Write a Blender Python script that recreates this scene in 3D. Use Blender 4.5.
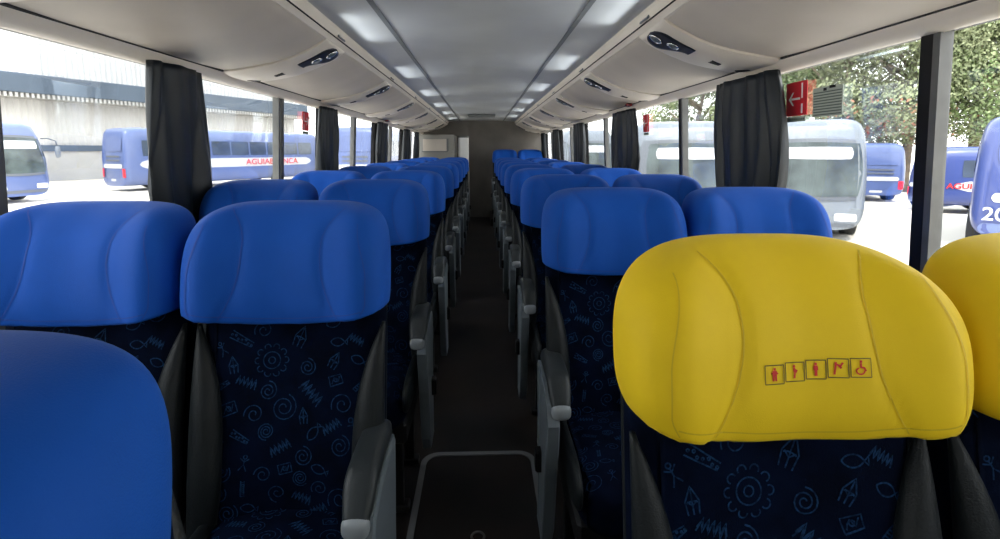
import bpy, math, random
from mathutils import Vector, Matrix
from mathutils.bvhtree import BVHTree
for o in list(bpy.data.objects): bpy.data.objects.remove(o)
S = bpy.context.scene; C = S.collection
PI = math.pi; R = math.radians
random.seed(7)

# ---------------------------------------------------------------- camera
CAMZ = 1.33
cd = bpy.data.cameras.new('camera'); cam = bpy.data.objects.new('camera', cd); C.objects.link(cam)
cd.sensor_width = 36; cd.lens = 18.0; cd.shift_y = -0.052
cd.clip_start = 0.02; cd.clip_end = 400
cam.location = (0, 0, CAMZ); cam.rotation_euler = (R(90 - 7.7), 0, R(-2.06))
S.camera = cam
# ---------------------------------------------------------------- light
S.view_settings.view_transform = 'Standard'; S.view_settings.look = 'None'
S.view_settings.gamma = 1.0; S.view_settings.use_curve_mapping = False
S.view_settings.exposure = 0.2
w = bpy.data.worlds.new('sky'); S.world = w; w.use_nodes = True
wn = w.node_tree.nodes; wl = w.node_tree.links; wn.clear()
bg = wn.new('ShaderNodeBackground'); wo = wn.new('ShaderNodeOutputWorld')
tc = wn.new('ShaderNodeTexCoord'); sp = wn.new('ShaderNodeSeparateXYZ'); rp = wn.new('ShaderNodeValToRGB')
rp.color_ramp.elements[0].position = 0.0; rp.color_ramp.elements[0].color = (1.0, 0.99, 0.96, 1)
rp.color_ramp.elements[1].position = 0.9; rp.color_ramp.elements[1].color = (0.86, 0.93, 1.0, 1)
wl.new(tc.outputs['Generated'], sp.inputs[0]); wl.new(sp.outputs['Z'], rp.inputs[0])
wl.new(rp.outputs[0], bg.inputs[0]); wl.new(bg.outputs[0], wo.inputs[0])
bg.inputs[1].default_value = 4.2
sd = bpy.data.lights.new('sun', 'SUN'); sun = bpy.data.objects.new('sun', sd); C.objects.link(sun)
sd.energy = 5.5; sd.angle = R(1.0); sd.color = (1.0, 0.95, 0.86)
sun.rotation_euler = (R(36), 0, R(-14)); sun.location = (0, -8, 20)

# ---------------------------------------------------------------- materials
def mat(name, col, rough=0.6, metal=0.0, noise=0.0, nscale=20.0, bump=0.0, bscale=200.0, sheen=0.0, spec=0.5, coat=0.0, coord='Object', col2=None):
    m = bpy.data.materials.new(name); m.use_nodes = True
    nt = m.node_tree; n = nt.nodes; l = nt.links; b = n['Principled BSDF']
    b.inputs['Base Color'].default_value = (*col, 1); b.inputs['Roughness'].default_value = rough
    b.inputs['Metallic'].default_value = metal; b.inputs['Specular IOR Level'].default_value = spec
    if sheen: b.inputs['Sheen Weight'].default_value = sheen; b.inputs['Sheen Roughness'].default_value = 0.4
    if coat: b.inputs['Coat Weight'].default_value = coat
    t = n.new('ShaderNodeTexCoord')
    if noise or col2:
        x = n.new('ShaderNodeTexNoise'); x.inputs['Scale'].default_value = nscale; x.inputs['Detail'].default_value = 4
        l.new(t.outputs[coord], x.inputs['Vector'])
        mx = n.new('ShaderNodeMix'); mx.data_type = 'RGBA'
        c2 = col2 if col2 else tuple(c*(1-noise) for c in col)
        c1 = col if col2 else tuple(min(1, c*(1+noise)) for c in col)
        mx.inputs[6].default_value = (*c1, 1); mx.inputs[7].default_value = (*c2, 1)
        r = n.new('ShaderNodeMapRange'); r.inputs[1].default_value = .35; r.inputs[2].default_value = .65
        l.new(x.outputs['Fac'], r.inputs[0]); l.new(r.outputs[0], mx.inputs[0]); l.new(mx.outputs[2], b.inputs['Base Color'])
    if bump:
        y = n.new('ShaderNodeTexNoise'); y.inputs['Scale'].default_value = bscale; y.inputs['Detail'].default_value = 3
        l.new(t.outputs[coord], y.inputs['Vector'])
        bp = n.new('ShaderNodeBump'); bp.inputs['Strength'].default_value = bump; bp.inputs['Distance'].default_value = 0.002
        l.new(y.outputs['Fac'], bp.inputs['Height']); l.new(bp.outputs[0], b.inputs['Normal'])
    return m
def glassmat(name, tint=(0.96, 0.97, 0.97), gloss=0.10):
    m = bpy.data.materials.new(name); m.use_nodes = True
    nt = m.node_tree; n = nt.nodes; l = nt.links; n.clear()
    o = n.new('ShaderNodeOutputMaterial'); tr = n.new('ShaderNodeBsdfTransparent'); gl = n.new('ShaderNodeBsdfGlossy')
    tr.inputs[0].default_value = (*tint, 1); gl.inputs['Roughness'].default_value = 0.02; gl.inputs[0].default_value = (.8, .85, .9, 1)
    mx = n.new('ShaderNodeMixShader'); fr = n.new('ShaderNodeFresnel'); fr.inputs[0].default_value = 1.3
    mu = n.new('ShaderNodeMath'); mu.operation = 'MULTIPLY'; mu.inputs[1].default_value = gloss*4
    l.new(fr.outputs[0], mu.inputs[0]); l.new(mu.outputs[0], mx.inputs[0])
    l.new(tr.outputs[0], mx.inputs[1]); l.new(gl.outputs[0], mx.inputs[2]); l.new(mx.outputs[0], o.inputs[0])
    return m
M = dict(
 blue=mat('blue_cover_fabric', (0.005, 0.075, 0.40), .7, noise=.08, nscale=5, bump=.25, bscale=700, sheen=.04, spec=.15),
 blue_seam=mat('blue_seam', (0.003, 0.045, 0.30), .7),
 yellow=mat('yellow_cover_fabric', (0.80, 0.56, 0.012), .62, noise=.05, nscale=5, bump=.12, bscale=700, sheen=.04, spec=.2),
 yellow_seam=mat('yellow_seam', (0.62, 0.43, 0.008), .7),
 navy=mat('navy_pattern_fabric', (0.001, 0.0035, 0.014), .9, noise=.35, nscale=14, bump=.4, bscale=500, spec=.06),
 motif=mat('pale_blue_motif_thread', (0.011, 0.046, 0.125), .8, spec=.1, nscale=160, col2=(0.002, 0.010, 0.035)),
 leather=mat('grey_leather', (0.011, 0.014, 0.016), .45, spec=.22, bump=.5, bscale=350, noise=.15, nscale=10),
 armpad=mat('charcoal_armrest_rubber', (0.022, 0.027, 0.030), .42, spec=.3, bump=.3, bscale=500),
 plastic=mat('light_grey_plastic', (0.13, 0.155, 0.175), .35, noise=.05, nscale=15),
 darkmetal=mat('dark_steel', (0.02, 0.02, 0.022), .5, metal=.4, noise=.2, nscale=10),
 buslight2=mat('pale_grey_tip', (0.24, 0.265, 0.285), .4),
 cabin=mat('cabin_grey_laminate', (0.30, 0.295, 0.275), .5, noise=.06, nscale=4),
 red=mat('red_print', (0.55, 0.02, 0.015), .7),
 olive=mat('dark_print_line', (0.12, 0.09, 0.01), .7),
 cream=mat('cream_plastic', (0.76, 0.695, 0.615), .42, noise=.03, nscale=6, bump=.08, bscale=300),
 bin=mat('ribbed_bin_laminate', (0.60, 0.54, 0.47), .55, noise=.04, nscale=4, bump=.3, bscale=260),
 gap=mat('dark_gap_seal', (0.02, 0.02, 0.022), .8),
 panel=mat('dark_blue_console', (0.012, 0.015, 0.026), .5, noise=.1, nscale=30),
 chrome=mat('chrome', (0.75, 0.77, 0.8), .15, metal=1.0),
 ceil=mat('ceiling_laminate', (0.56, 0.575, 0.575), .42, noise=.05, nscale=3, spec=.6),
 joint=mat('ceiling_joint', (0.17, 0.18, 0.18), .5),
 rearwall=mat('rear_wall_laminate', (0.17, 0.155, 0.14), .6, noise=.15, nscale=3),
 wall=mat('side_wall_lining', (0.12, 0.125, 0.13), .7, noise=.1, nscale=8),
 floor=mat('aisle_vinyl', (0.007, 0.007, 0.0075), .6, spec=.15, noise=.4, nscale=2.5, bump=.4, bscale=400, col2=(0.018, 0.013, 0.011)),
 black=mat('black_rubber', (0.004, 0.004, 0.005), .5, spec=.2, noise=.1, nscale=20),
 alu=mat('grey_aluminium', (0.11, 0.11, 0.107), .4, metal=.3, noise=.1, nscale=15),
 curtain=mat('slate_curtain_fabric', (0.004, 0.008, 0.013), .45, noise=.2, nscale=8, bump=.3, bscale=350, spec=.4),
 glass=glassmat('window_glass'),
 signred=mat('sign_red', (0.60, 0.015, 0.03), .5), signwhite=mat('sign_white', (.85, .85, .85), .5),
 sticker=mat('pale_sticker', (.42, .46, .40), .6), stickline=mat('sticker_line', (.10, .13, .11), .6),
 redlamp=mat('red_lamp_lens', (0.16, 0.008, 0.006), .25),
 # outdoors
 ground=mat('sandy_yard', (0.66, 0.61, 0.54), .9, nscale=.15, col2=(0.50, 0.46, 0.40), bump=.3, bscale=3),
 facade=mat('white_corrugated_facade', (0.56, 0.55, 0.535), .7, noise=.03, nscale=.4),
 facade_low=mat('pale_render_wall', (0.42, 0.41, 0.39), .8, noise=.06, nscale=.4),
 beam=mat('blue_grey_steel_beam', (0.065, 0.09, 0.125), .6, noise=.1, nscale=.5),
 busblue=mat('bus_blue_paint', (0.035, 0.055, 0.19), .35, coat=.5, noise=.06, nscale=.6),
 buslight=mat('bus_pale_blue_paint', (0.085, 0.12, 0.27), .35, coat=.5, noise=.05, nscale=.6),
 bussilver=mat('bus_silver_paint', (0.15, 0.17, 0.20), .35, coat=.5, noise=.05, nscale=.6),
 buswhite=mat('bus_white_paint', (0.50, 0.51, 0.53), .35),
 busglass=mat('bus_window_glass', (0.05, 0.065, 0.09), .12, noise=.3, nscale=.8, spec=.9),
 busscreen=mat('bus_windscreen_glass', (0.06, 0.075, 0.075), .10, noise=.5, nscale=1.2, spec=.4),
 busgrey=mat('bus_grey_trim', (0.10, 0.11, 0.13), .5),
 tyre=mat('tyre_rubber', (0.02, 0.02, 0.02), .8), lampred=mat('tail_lamp', (0.6, 0.03, 0.04), .2),
 lampwhite=mat('head_lamp', (0.8, 0.82, 0.85), .15),
 leaf=mat('leaf_green', (0.19, 0.22, 0.11), .6, noise=.5, nscale=.6, col2=(0.24, 0.27, 0.14)),
 leaf2=mat('leaf_pale_green', (0.27, 0.29, 0.16), .6, nscale=.6, col2=(0.16, 0.24, 0.08)),
 bark=mat('bark', (0.20, 0.16, 0.12), .9, noise=.3, nscale=3),
 flower=mat('orange_blossom', (0.34, 0.16, 0.09), .7),
)
# ---------------------------------------------------------------- helpers
def tag(o, label=None, cat=None, group=None, kind=None):
    if label: o['label'] = label
    if cat: o['category'] = cat
    if group: o['group'] = group
    if kind: o['kind'] = kind
    return o
def empty(name, loc, rz=0, label=None, cat=None, group=None):
    o = bpy.data.objects.new(name, None); C.objects.link(o); o.location = loc; o.rotation_euler = (0, 0, rz)
    o.empty_display_size = .1
    return tag(o, label, cat, group)
def copy_tree(o, parent=None):
    c = o.copy(); C.objects.link(c); c.parent = parent
    for ch in list(o.children): copy_tree(ch, c)
    return c
class MB:
    def __init__(s): s.v = []; s.f = []; s.m = []; s.sm = []
    def add(s, v, f, mi=0, smooth=True):
        b = len(s.v); s.v += [tuple(p) for p in v]; s.f += [tuple(i+b for i in q) for q in f]
        s.m += [mi]*len(f); s.sm += [smooth]*len(f); return s
    def box(s, x0, x1, y0, y1, z0, z1, mi=0, bev=0.0):
        if bev <= 0:
            v = [(x, y, z) for x in (x0, x1) for y in (y0, y1) for z in (z0, z1)]
            f = [(0,1,3,2), (4,6,7,5), (0,4,5,1), (2,3,7,6), (0,2,6,4), (1,5,7,3)]
            return s.add(v, f, mi, False)
        # chamfered box by convex layout: 24 verts
        import itertools
        b = min(bev, (x1-x0)/2.01, (y1-y0)/2.01, (z1-z0)/2.01)
        pts = []
        for sx, sy, sz in itertools.product((0, 1), repeat=3):
            X = (x0, x1)[sx]; Y = (y0, y1)[sy]; Z = (z0, z1)[sz]
            ix = X+b*(1-2*sx); iy = Y+b*(1-2*sy); iz = Z+b*(1-2*sz)
            pts += [(X, iy, iz), (ix, Y, iz), (ix, iy, Z)]
        import bmesh
        bm = bmesh.new()
        for p in pts: bm.verts.new(p)
        bmesh.ops.convex_hull(bm, input=bm.verts)
        bmesh.ops.dissolve_limit(bm, angle_limit=0.01, verts=bm.verts, edges=bm.edges)
        bm.verts.index_update()
        s.add([v.co[:] for v in bm.verts], [[v.index for v in f.verts] for f in bm.faces], mi, False); bm.free(); return s
    def tube(s, pts, r, n=8, mi=0, cap=True, closed=False):
        P = [Vector(p) for p in pts]; rs = r if isinstance(r, (list, tuple)) else [r]*len(P)
        N = len(P); v = []; f = []; up = None
        for i, p in enumerate(P):
            if closed: t = (P[(i+1) % N]-P[i-1])
            else: t = (P[min(i+1, N-1)]-P[max(i-1, 0)])
            t = t.normalized() if t.length > 1e-9 else Vector((0, 0, 1))
            if up is None:
                up = Vector((0, 0, 1)) if abs(t.z) < .9 else Vector((1, 0, 0))
            a = t.cross(up)
            if a.length < 1e-4: a = t.cross(Vector((.3, 1, .2)))
            a.normalize(); b = a.cross(t).normalized(); up = b
            for k in range(n):
                q = 2*PI*k/n; v.append(p+(a*math.cos(q)+b*math.sin(q))*rs[i])
        for i in range(N if closed else N-1):
            j = (i+1) % N
            for k in range(n): f.append((i*n+k, i*n+(k+1) % n, j*n+(k+1) % n, j*n+k))
        if cap and not closed: f.append(tuple(range(n))[::-1]); f.append(tuple((N-1)*n+k for k in range(n)))
        return s.add(v, f, mi)
    def loft(s, rings, mi=0, cap=True, smooth=True, closed=False):
        n = len(rings[0]); v = [p for r in rings for p in r]; f = []
        for i in range(len(rings) if closed else len(rings)-1):
            j = (i+1) % len(rings)
            for k in range(n): f.append((i*n+k, i*n+(k+1) % n, j*n+(k+1) % n, j*n+k))
        if cap and not closed: f.append(tuple(range(n))[::-1]); f.append(tuple((len(rings)-1)*n+k for k in range(n)))
        return s.add(v, f, mi, smooth)
    def grid(s, P, mi=0, smooth=True):     # P[i][j]
        ni = len(P); nj = len(P[0]); v = [p for r in P for p in r]
        f = [(i*nj+j, i*nj+j+1, (i+1)*nj+j+1, (i+1)*nj+j) for i in range(ni-1) for j in range(nj-1)]
        return s.add(v, f, mi, smooth)
    def prism(s, poly, ax, a, b, mi=0, smooth=False):  # poly of 2D points swept on axis ax
        def mk(p, t): return {'x': (t, p[0], p[1]), 'y': (p[0], t, p[1]), 'z': (p[0], p[1], t)}[ax]
        return s.loft([[mk(p, a) for p in poly], [mk(p, b) for p in poly]], mi, True, smooth)
    def build(s, name, mats, parent=None, label=None, recalc=True):
        me = bpy.data.meshes.new(name); me.from_pydata(s.v, [], s.f)
        if not isinstance(mats, (list, tuple)): mats = [mats]
        for m in mats: me.materials.append(m)
        me.polygons.foreach_set('material_index', s.m); me.polygons.foreach_set('use_smooth', s.sm)
        if recalc:
            import bmesh
            bm = bmesh.new(); bm.from_mesh(me); bmesh.ops.recalc_face_normals(bm, faces=bm.faces); bm.to_mesh(me); bm.free()
        me.update()
        o = bpy.data.objects.new(name, me); C.objects.link(o)
        if parent: o.parent = parent
        if label: o['label'] = label
        return o
def autosmooth(o, deg=35):
    me = o.data; me.set_sharp_from_angle(angle=R(deg)) if hasattr(me, 'set_sharp_from_angle') else None
    return o
def superblob(a, b, c, p=3.0, py=2.5, n=24, fn=None):
    """cube-mapped superellipsoid; fn deforms (x,y,z,ux,uy,uz)->(x,y,z)"""
    V = {}; vs = []; fs = []
    def vid(i, j, k):
        if (i, j, k) not in V:
            d = [math.tan((t/n-.5)*PI/2) for t in (i, j, k)]
            L = math.sqrt(sum(q*q for q in d)); d = [q/L for q in d]
            g = (abs(d[0])**p+abs(d[2])**p)
            g = g**(py/p)+abs(d[1])**py
            r = g**(-1/py)
            u = [q*r for q in d]
            P = (a*u[0], b*u[1], c*u[2])
            if fn: P = fn(P[0], P[1], P[2], *u)
            V[(i, j, k)] = len(vs); vs.append(P)
        return V[(i, j, k)]
    for q in (0, n):
        for i in range(n):
            for j in range(n):
                fs.append((vid(q, i, j), vid(q, i+1, j), vid(q, i+1, j+1), vid(q, i, j+1)))
                fs.append((vid(i, q, j), vid(i+1, q, j), vid(i+1, q, j+1), vid(i, q, j+1)))
                fs.append((vid(i, j, q), vid(i+1, j, q), vid(i+1, j+1, q), vid(i, j+1, q)))
    return vs, fs
def sm(a, b, x):
    t = max(0, min(1, (x-a)/(b-a))); return t*t*(3-2*t)
def drape(bvh, pts, axis=1, frm=-5.0, off=0.001, dirn=1):
    """project 2-D points onto a surface: axis 1 -> (x,z) shot along y"""
    out = []
    for p in pts:
        if axis == 1: o = Vector((p[0], frm, p[1])); d = Vector((0, dirn, 0))
        elif axis == 0: o = Vector((frm, p[0], p[1])); d = Vector((dirn, 0, 0))
        else: o = Vector((p[0], p[1], frm)); d = Vector((0, 0, dirn))
        h = bvh.ray_cast(o, d)
        if h[0] is None: out.append(None)
        else:
            nrm = h[1]
            if nrm.dot(d) > 0: nrm = -nrm
            out.append(h[0]+nrm*off)
    return out
def ribbon(mb, bvh, pts, wd, off=.0012, mi=0, closed=False, **kw):
    """flat stroke of width wd draped on the surface"""
    P = [Vector(p) for p in pts]; N = len(P); Lr = []; Rr = []
    for i in range(N):
        t = (P[(i+1) % N]-P[i-1]) if closed else (P[min(i+1, N-1)]-P[max(i-1, 0)])
        if t.length < 1e-9: t = Vector((1, 0))
        t.normalize(); nn = Vector((-t.y, t.x))*wd/2
        Lr.append(P[i]+nn); Rr.append(P[i]-nn)
    a = drape(bvh, Lr, off=off, **kw); b = drape(bvh, Rr, off=off, **kw)
    for i in range(N if closed else N-1):
        j = (i+1) % N
        if None in (a[i], a[j], b[i], b[j]): continue
        mb.add([a[i], a[j], b[j], b[i]], [(0, 1, 2, 3)], mi, True)
def bvh_of(vs, fs): return BVHTree.FromPolygons([Vector(v) for v in vs], fs)

# ---------------------------------------------------------------- bus shell
Y0, Y1 = -2.6, 9.9
def XW(z): return 1.205-.058*(z-.93)        # inner face of the side wall leans in
ZS, ZT = .93, 1.66                          # window sill and head
def shell():
    mb = MB()
    mb.box(-1.3, 1.3, Y0, Y1, -.06, 0); mb.build('floor', M['floor'])['kind'] = 'structure'
    for s, nm in ((-1, 'left'), (1, 'right')):
        mb = MB()
        for za, zb in ((0, ZS), (ZT, 1.96)):
            poly = [(s*XW(za), za), (s*XW(zb), zb), (s*(XW(zb)+.07), zb), (s*(XW(za)+.07), za)]
            mb.prism(poly, 'y', Y0, Y1)
        poly = [(s*XW(ZS), ZS), (s*XW(ZT), ZT), (s*(XW(ZT)+.07), ZT), (s*(XW(ZS)+.07), ZS)]; mb.prism(poly, 'y', Y0, -.9)  # unseen windowless infill behind the camera, added to cut light from the front
        mb.build('wall_'+nm, M['wall'])['kind'] = 'structure'
    mb = MB(); mb.box(-1.3, 1.3, Y1, Y1+.06, -.06, 1.98); mb.build('wall_back', M['rearwall'])['kind'] = 'structure'
    mb = MB()
    mb.box(-1.25, 1.25, Y0-.06, Y0, -.06, 1.15); mb.box(-1.25, 1.25, Y0-.06, Y0, 1.60, 1.98)
    mb.box(-1.25, -.9, Y0-.06, Y0, 1.15, 1.60); mb.box(.9, 1.25, Y0-.06, Y0, 1.15, 1.60)
    mb.build('wall_front', M['wall'])['kind'] = 'structure'
    mb = MB(); mb.box(-1.28, 1.28, Y0-.06, Y1+.06, 1.96, 2.02); mb.build('ceiling', M['wall'])['kind'] = 'structure'
    # visible ceiling lining, gently arched
    mb = MB(); P = []
    prof = []
    for i in range(25):
        x = -.66+1.32*i/24; prof.append((x, CAMZ+.565-.022*(abs(x)/.66)**3))
    poly = prof+[(x, z+.012) for x, z in prof[::-1]]
    mb.prism(poly, 'y', Y0, Y1, 0, True)
    o = mb.build('ceiling_lining', M['ceil']); o['kind'] = 'structure'; autosmooth(o)
    for s in (-1, 1):
        mb = MB(); zz = CAMZ+.565-.022*(.42/.66)**3
        mb.box(s*.42-.012, s*.42+.012, Y0, Y1, zz-.004, zz+.004, bev=.002)
        mb.build('trim_ceiling', M['joint'])['kind'] = 'structure'
shell()

# overhead racks: profile (X, H above camera) of the underside
RP = [(.672, .478), (.69, .462), (.715, .446), (.75, .428), (.80, .405), (.86, .384), (.93, .366), (1.0, .353), (1.06, .343), (1.118, .337)]
def rp(t):   # smooth sample of the profile, 0..1
    n = len(RP)-1; i = min(int(t*n), n-1); f = t*n-i
    p0 = RP[max(i-1, 0)]; p1 = RP[i]; p2 = RP[i+1]; p3 = RP[min(i+2, n)]
    def cr(a, b, c, d): return .5*((2*b)+(-a+c)*f+(2*a-5*b+4*c-d)*f*f+(-a+3*b-3*c+d)*f**3)
    return cr(p0[0], p1[0], p2[0], p3[0]), cr(p0[1], p1[1], p2[1], p3[1])
def rnorm(t):
    a = rp(max(t-.02, 0)); b = rp(min(t+.02, 1)); dx = b[0]-a[0]; dz = b[1]-a[1]; L = math.hypot(dx, dz)
    return (dz/L, -dx/L)    # points inward / down
def rack(side, psu):
    s = side; nm = 'left' if s < 0 else 'right'
    psuw = .15
    # fascia and bottom rail: continuous trims
    mb = MB()
    poly = [(.668, .478), (.650, .505), (.640, .53), (.640, .553), (.655, .56), (.70, .56), (.72, .50), (.70, .47)]
    mb.prism([(s*x, CAMZ+z) for x, z in poly], 'y', Y0, Y1-.02, 0, False)
    tr = mb.build('trim_fascia_'+nm, M['cream']); tr['kind'] = 'structure'
    mb = MB(); mb.tube([(s*.652, Y0, CAMZ+.50), (s*.652, Y1-.02, CAMZ+.50)], .003, 6)
    mb.build('trim_groove_'+nm, M['gap'])['kind'] = 'structure'
    mb = MB()
    poly = [(1.118, .334), (1.128, .318), (1.142, .305), (1.158, .297), (1.172, .296), (1.19, .30), (1.19, .36), (1.13, .36), (1.118, .345)]
    mb.prism([(s*x, CAMZ+z) for x, z in poly], 'y', Y0, Y1-.02, 0, True)
    o = mb.build('trim_rail_'+nm, M['cream']); o['kind'] = 'structure'; autosmooth(o, 50)
    # bins between service units
    edges = [Y0]+[y for p in psu for y in (p-psuw, p+psuw)]+[Y1-.02]
    pairs = [(edges[i], edges[i+1]) for i in range(0, len(edges), 2)]
    ordn = ['nearest', 'second nearest', 'third', 'fourth', 'fifth', 'sixth', 'seventh', 'farthest', 'last', 'rearmost']
    for i, (a, b) in enumerate(pairs):
        if b < .1: continue
        mb = MB(); a += .004; b -= .004
        n = 28; m = 6; rows = []
        for j in range(m+1):
            y = a+(b-a)*j/m; e = .010 if j in (0, m) else 0
            row = []
            for k in range(n+1):
                t = k/n; x, z = rp(t); nx, nz = rnorm(t)
                bulge = .004*math.sin(PI*t)*math.sin(PI*j/m)-e*.4
                row.append((s*(x+nx*bulge), y, CAMZ+z+nz*bulge))
            row += [(s*1.118, y, CAMZ+.60), (s*.70, y, CAMZ+.60)]
            rows.append(row)
        mb.loft(rows, 0, True, True)
        o = mb.build('overhead_bin', M['bin']); autosmooth(o, 40)
        tag(o, f'{ordn[min(i, 9)]} beige curved overhead luggage bin on the {nm} side'.strip(), 'luggage bin', 'overhead luggage bins')
        g = MB(); g.prism([(s*1.112, CAMZ+.3355), (s*1.119, CAMZ+.3335), (s*1.119, CAMZ+.345), (s*1.112, CAMZ+.345)], 'y', a, b)
        g.build('edge_seal', M['gap'], o)
    # service units
    root = None
    for i, p in enumerate(psu):
        lab = f'{["nearest","second nearest","third","fourth","fifth","sixth","seventh","eighth"][i]} cream reading lamp and air vent console between bins on the {nm} side'
        if root is None:
            root = empty('service_console', (0, p, 0)); W = psuw-.002
            mb = MB(); rows = []
            for j in range(13):
                u = -1+2*j/12; row = []
                for k in range(33):
                    t = k/32; x, z = rp(t); nx, nz = rnorm(t)
                    off = .003+.012*(1-u**4)*min(1, t*10+.3)
                    # raised lens toward the window
                    off += .012*(1-u*u)*sm(.45, .6, t)*(1-sm(.85, 1, t))
                    hw = W*(1-.0*t)
                    row.append((s*(x+nx*off), u*hw, CAMZ+z+nz*off))
                row += [(s*1.118, u*W, CAMZ+.6), (s*.70, u*W, CAMZ+.6)]
                rows.append(row)
            mb.loft(rows); body = mb.build('console_body', M['cream'], root); autosmooth(body, 60)
            # dark inlay: rounded teardrop with a swallow-tail edge
            bv = bvh_of(mb.v, mb.f)
            def onsurf(u, t, off):
                x, z = rp(t); nx, nz = rnorm(t)
                o_ = Vector((s*(x+nx*.2), u, CAMZ+z+nz*.2)); d = Vector((-s*nx, 0, -nz))
                h = bv.ray_cast(o_, d)
                if h[0] is None: return Vector((s*(x+nx*(.016+off)), u, CAMZ+z+nz*(.016+off)))
                return h[0]-d*off
            def inlay(fn0, fn1, t0, t1, name, m, par, off=.003, n=20):
                g = MB(); rows = []
                for i in range(n+1):
                    t = t0+(t1-t0)*i/n; a = fn0((t-t0)/(t1-t0)); b = fn1((t-t0)/(t1-t0))
                    row = [onsurf(a, t, 0)]+[onsurf(a+(b-a)*q/8, t, off) for q in range(9)]+[onsurf(b, t, 0)]
                    rows.append(row)
                g.grid(rows); return g.build(name, m, par)
            ell = lambda q: math.sqrt(max(0, 1-(1-min(q*2.2, 1))**2))
            pn = inlay(lambda q: -.092*ell(q)*(1-.15*q), lambda q: .092*ell(q)*(1-1.1*sm(.5, 1, q)), .05, .50, 'console_panel', M['panel'], root)
            for (uu, tt, rr) in ((.0, .17, .026), (-.03, .36, .022)):
                c = onsurf(uu, tt, .004); nx, nz = rnorm(tt); nrm = Vector((s*nx, 0, nz))
                g = MB(); e1 = Vector((0, 1, 0)); e2 = nrm.cross(e1)
                ring = [c+(e1*math.cos(2*PI*k/20)+e2*math.sin(2*PI*k/20))*rr+nrm*.003 for k in range(20)]
                g.tube(ring, .0035, 6, closed=True); rg = g.build('lamp_ring', M['chrome'], root)
                g = MB(); g.loft([[c+(e1*math.cos(2*PI*k/16)+e2*math.sin(2*PI*k/16))*rr*q+nrm*h for k in range(16)] for q, h in ((.9, .001), (.8, .006), (.45, .009), (.1, .010))])
                g.build('lamp_lens', M['plastic'], rg)
            # two small vent slots near the window
            inlay(lambda q: -.055+.02*q, lambda q: -.02+.01*q, .63, .70, 'vent_slot', M['gap'], root, .002, 4)
            inlay(lambda q: .03*math.sin(PI*q)*-1+.02, lambda q: .02+.03*math.sin(PI*q), .84, .95, 'hanger_slot', M['gap'], root, .002, 8)
            g = MB()
            g.box(-.004, .004, -.05, .05, -.016, .016, bev=.003)
            pl = g.build('latch_plate', M['plastic'], root); pl.location = (s*.650, 0, CAMZ+.517); pl.rotation_euler = (0, s*R(38), 0)
            for q in (-.025, 0, .025):
                g = MB(); g.box(-.0055, .0055, q-.008, q+.008, -.009, .009, bev=.001); sl = g.build('latch_button', M['cream'], pl)
            o = root
        else:
            o = copy_tree(root); o.location.y = p
        tag(o, lab, 'reading lamp console', 'overhead service consoles')
psuL = [1.10+1.32*k for k in range(7)]; psuR = [.77+1.27*k for k in range(8)]
rack(-1, psuL); rack(1, psuR)

# ---------------------------------------------------------------- windows, pillars, curtains
pilL = [.05, 2.0, 3.85, 5.72, 7.6, 9.4]; divL = [-.9, 1.235, 3.0, 4.72, 6.6, 8.45]
pilR = [.3, 2.20, 4.05, 5.85, 7.65, 9.4]; divR = [-.8, 1.30, 2.95, 4.80, 6.65, 8.5]
wn_i = 0; tr_i = 0
def slab(mb, s, ya, yb, za, zb, th=.02, inset=0, mi=0):
    poly = [(s*(XW(za)+inset), za), (s*(XW(zb)+inset), zb), (s*(XW(zb)+inset+th), zb), (s*(XW(za)+inset+th), za)]
    mb.prism(poly, 'y', ya, yb, mi)
for s, pil, div in ((-1, pilL, divL), (1, pilR, divR)):
    edges = [-.9]+pil+[Y1]
    for p in pil:
        tr_i += 1; mb = MB(); slab(mb, s, p-.06, p+.06, ZS, ZT, .05, .004)
        mb.build(f'trim_{tr_i}', M['black'])['kind'] = 'structure'
    for i in range(len(edges)-1):
        wn_i += 1
        a = edges[i]+(.06 if i else 0); b = edges[i+1]-(.06 if i < len(edges)-2 else 0)
        mb = MB()
        slab(mb, s, a, b, ZS, ZS+.03, .03, .01); slab(mb, s, a, b, ZT-.03, ZT, .03, .01)
        slab(mb, s, a, a+.02, ZS, ZT, .03, .01); slab(mb, s, b-.02, b, ZS, ZT, .03, .01)
        wo_ = mb.build(f'window_{wn_i}', M['black']); wo_['kind'] = 'structure'
        d = div[i] if i < len(div) else None
        if d is not None and a < d < b:
            g = MB(); slab(g, s, d-.024, d-.003, ZS, ZT, .035, -.002); dv = g.build('divider_post', M['alu' if s > 0 else 'alu'], wo_)
            g = MB(); slab(g, s, d+.022 if s < 0 else d-.002, d+.055 if s < 0 else d+.034, ZS, ZT, .035, -.002, 0); g.build('divider_post', M['alu' if s < 0 else 'black'], wo_)
        g = MB(); slab(g, s, a+.01, b-.01, ZS+.01, ZT-.01, .006, .022); g.build('window_pane', M['glass'], wo_)
# windscreen behind the camera
mb = MB(); mb.box(-.9, .9, Y0-.035, Y0-.028, 1.15, 1.60); o = mb.build('window_front', M['glass']); o['kind'] = 'structure'

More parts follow.
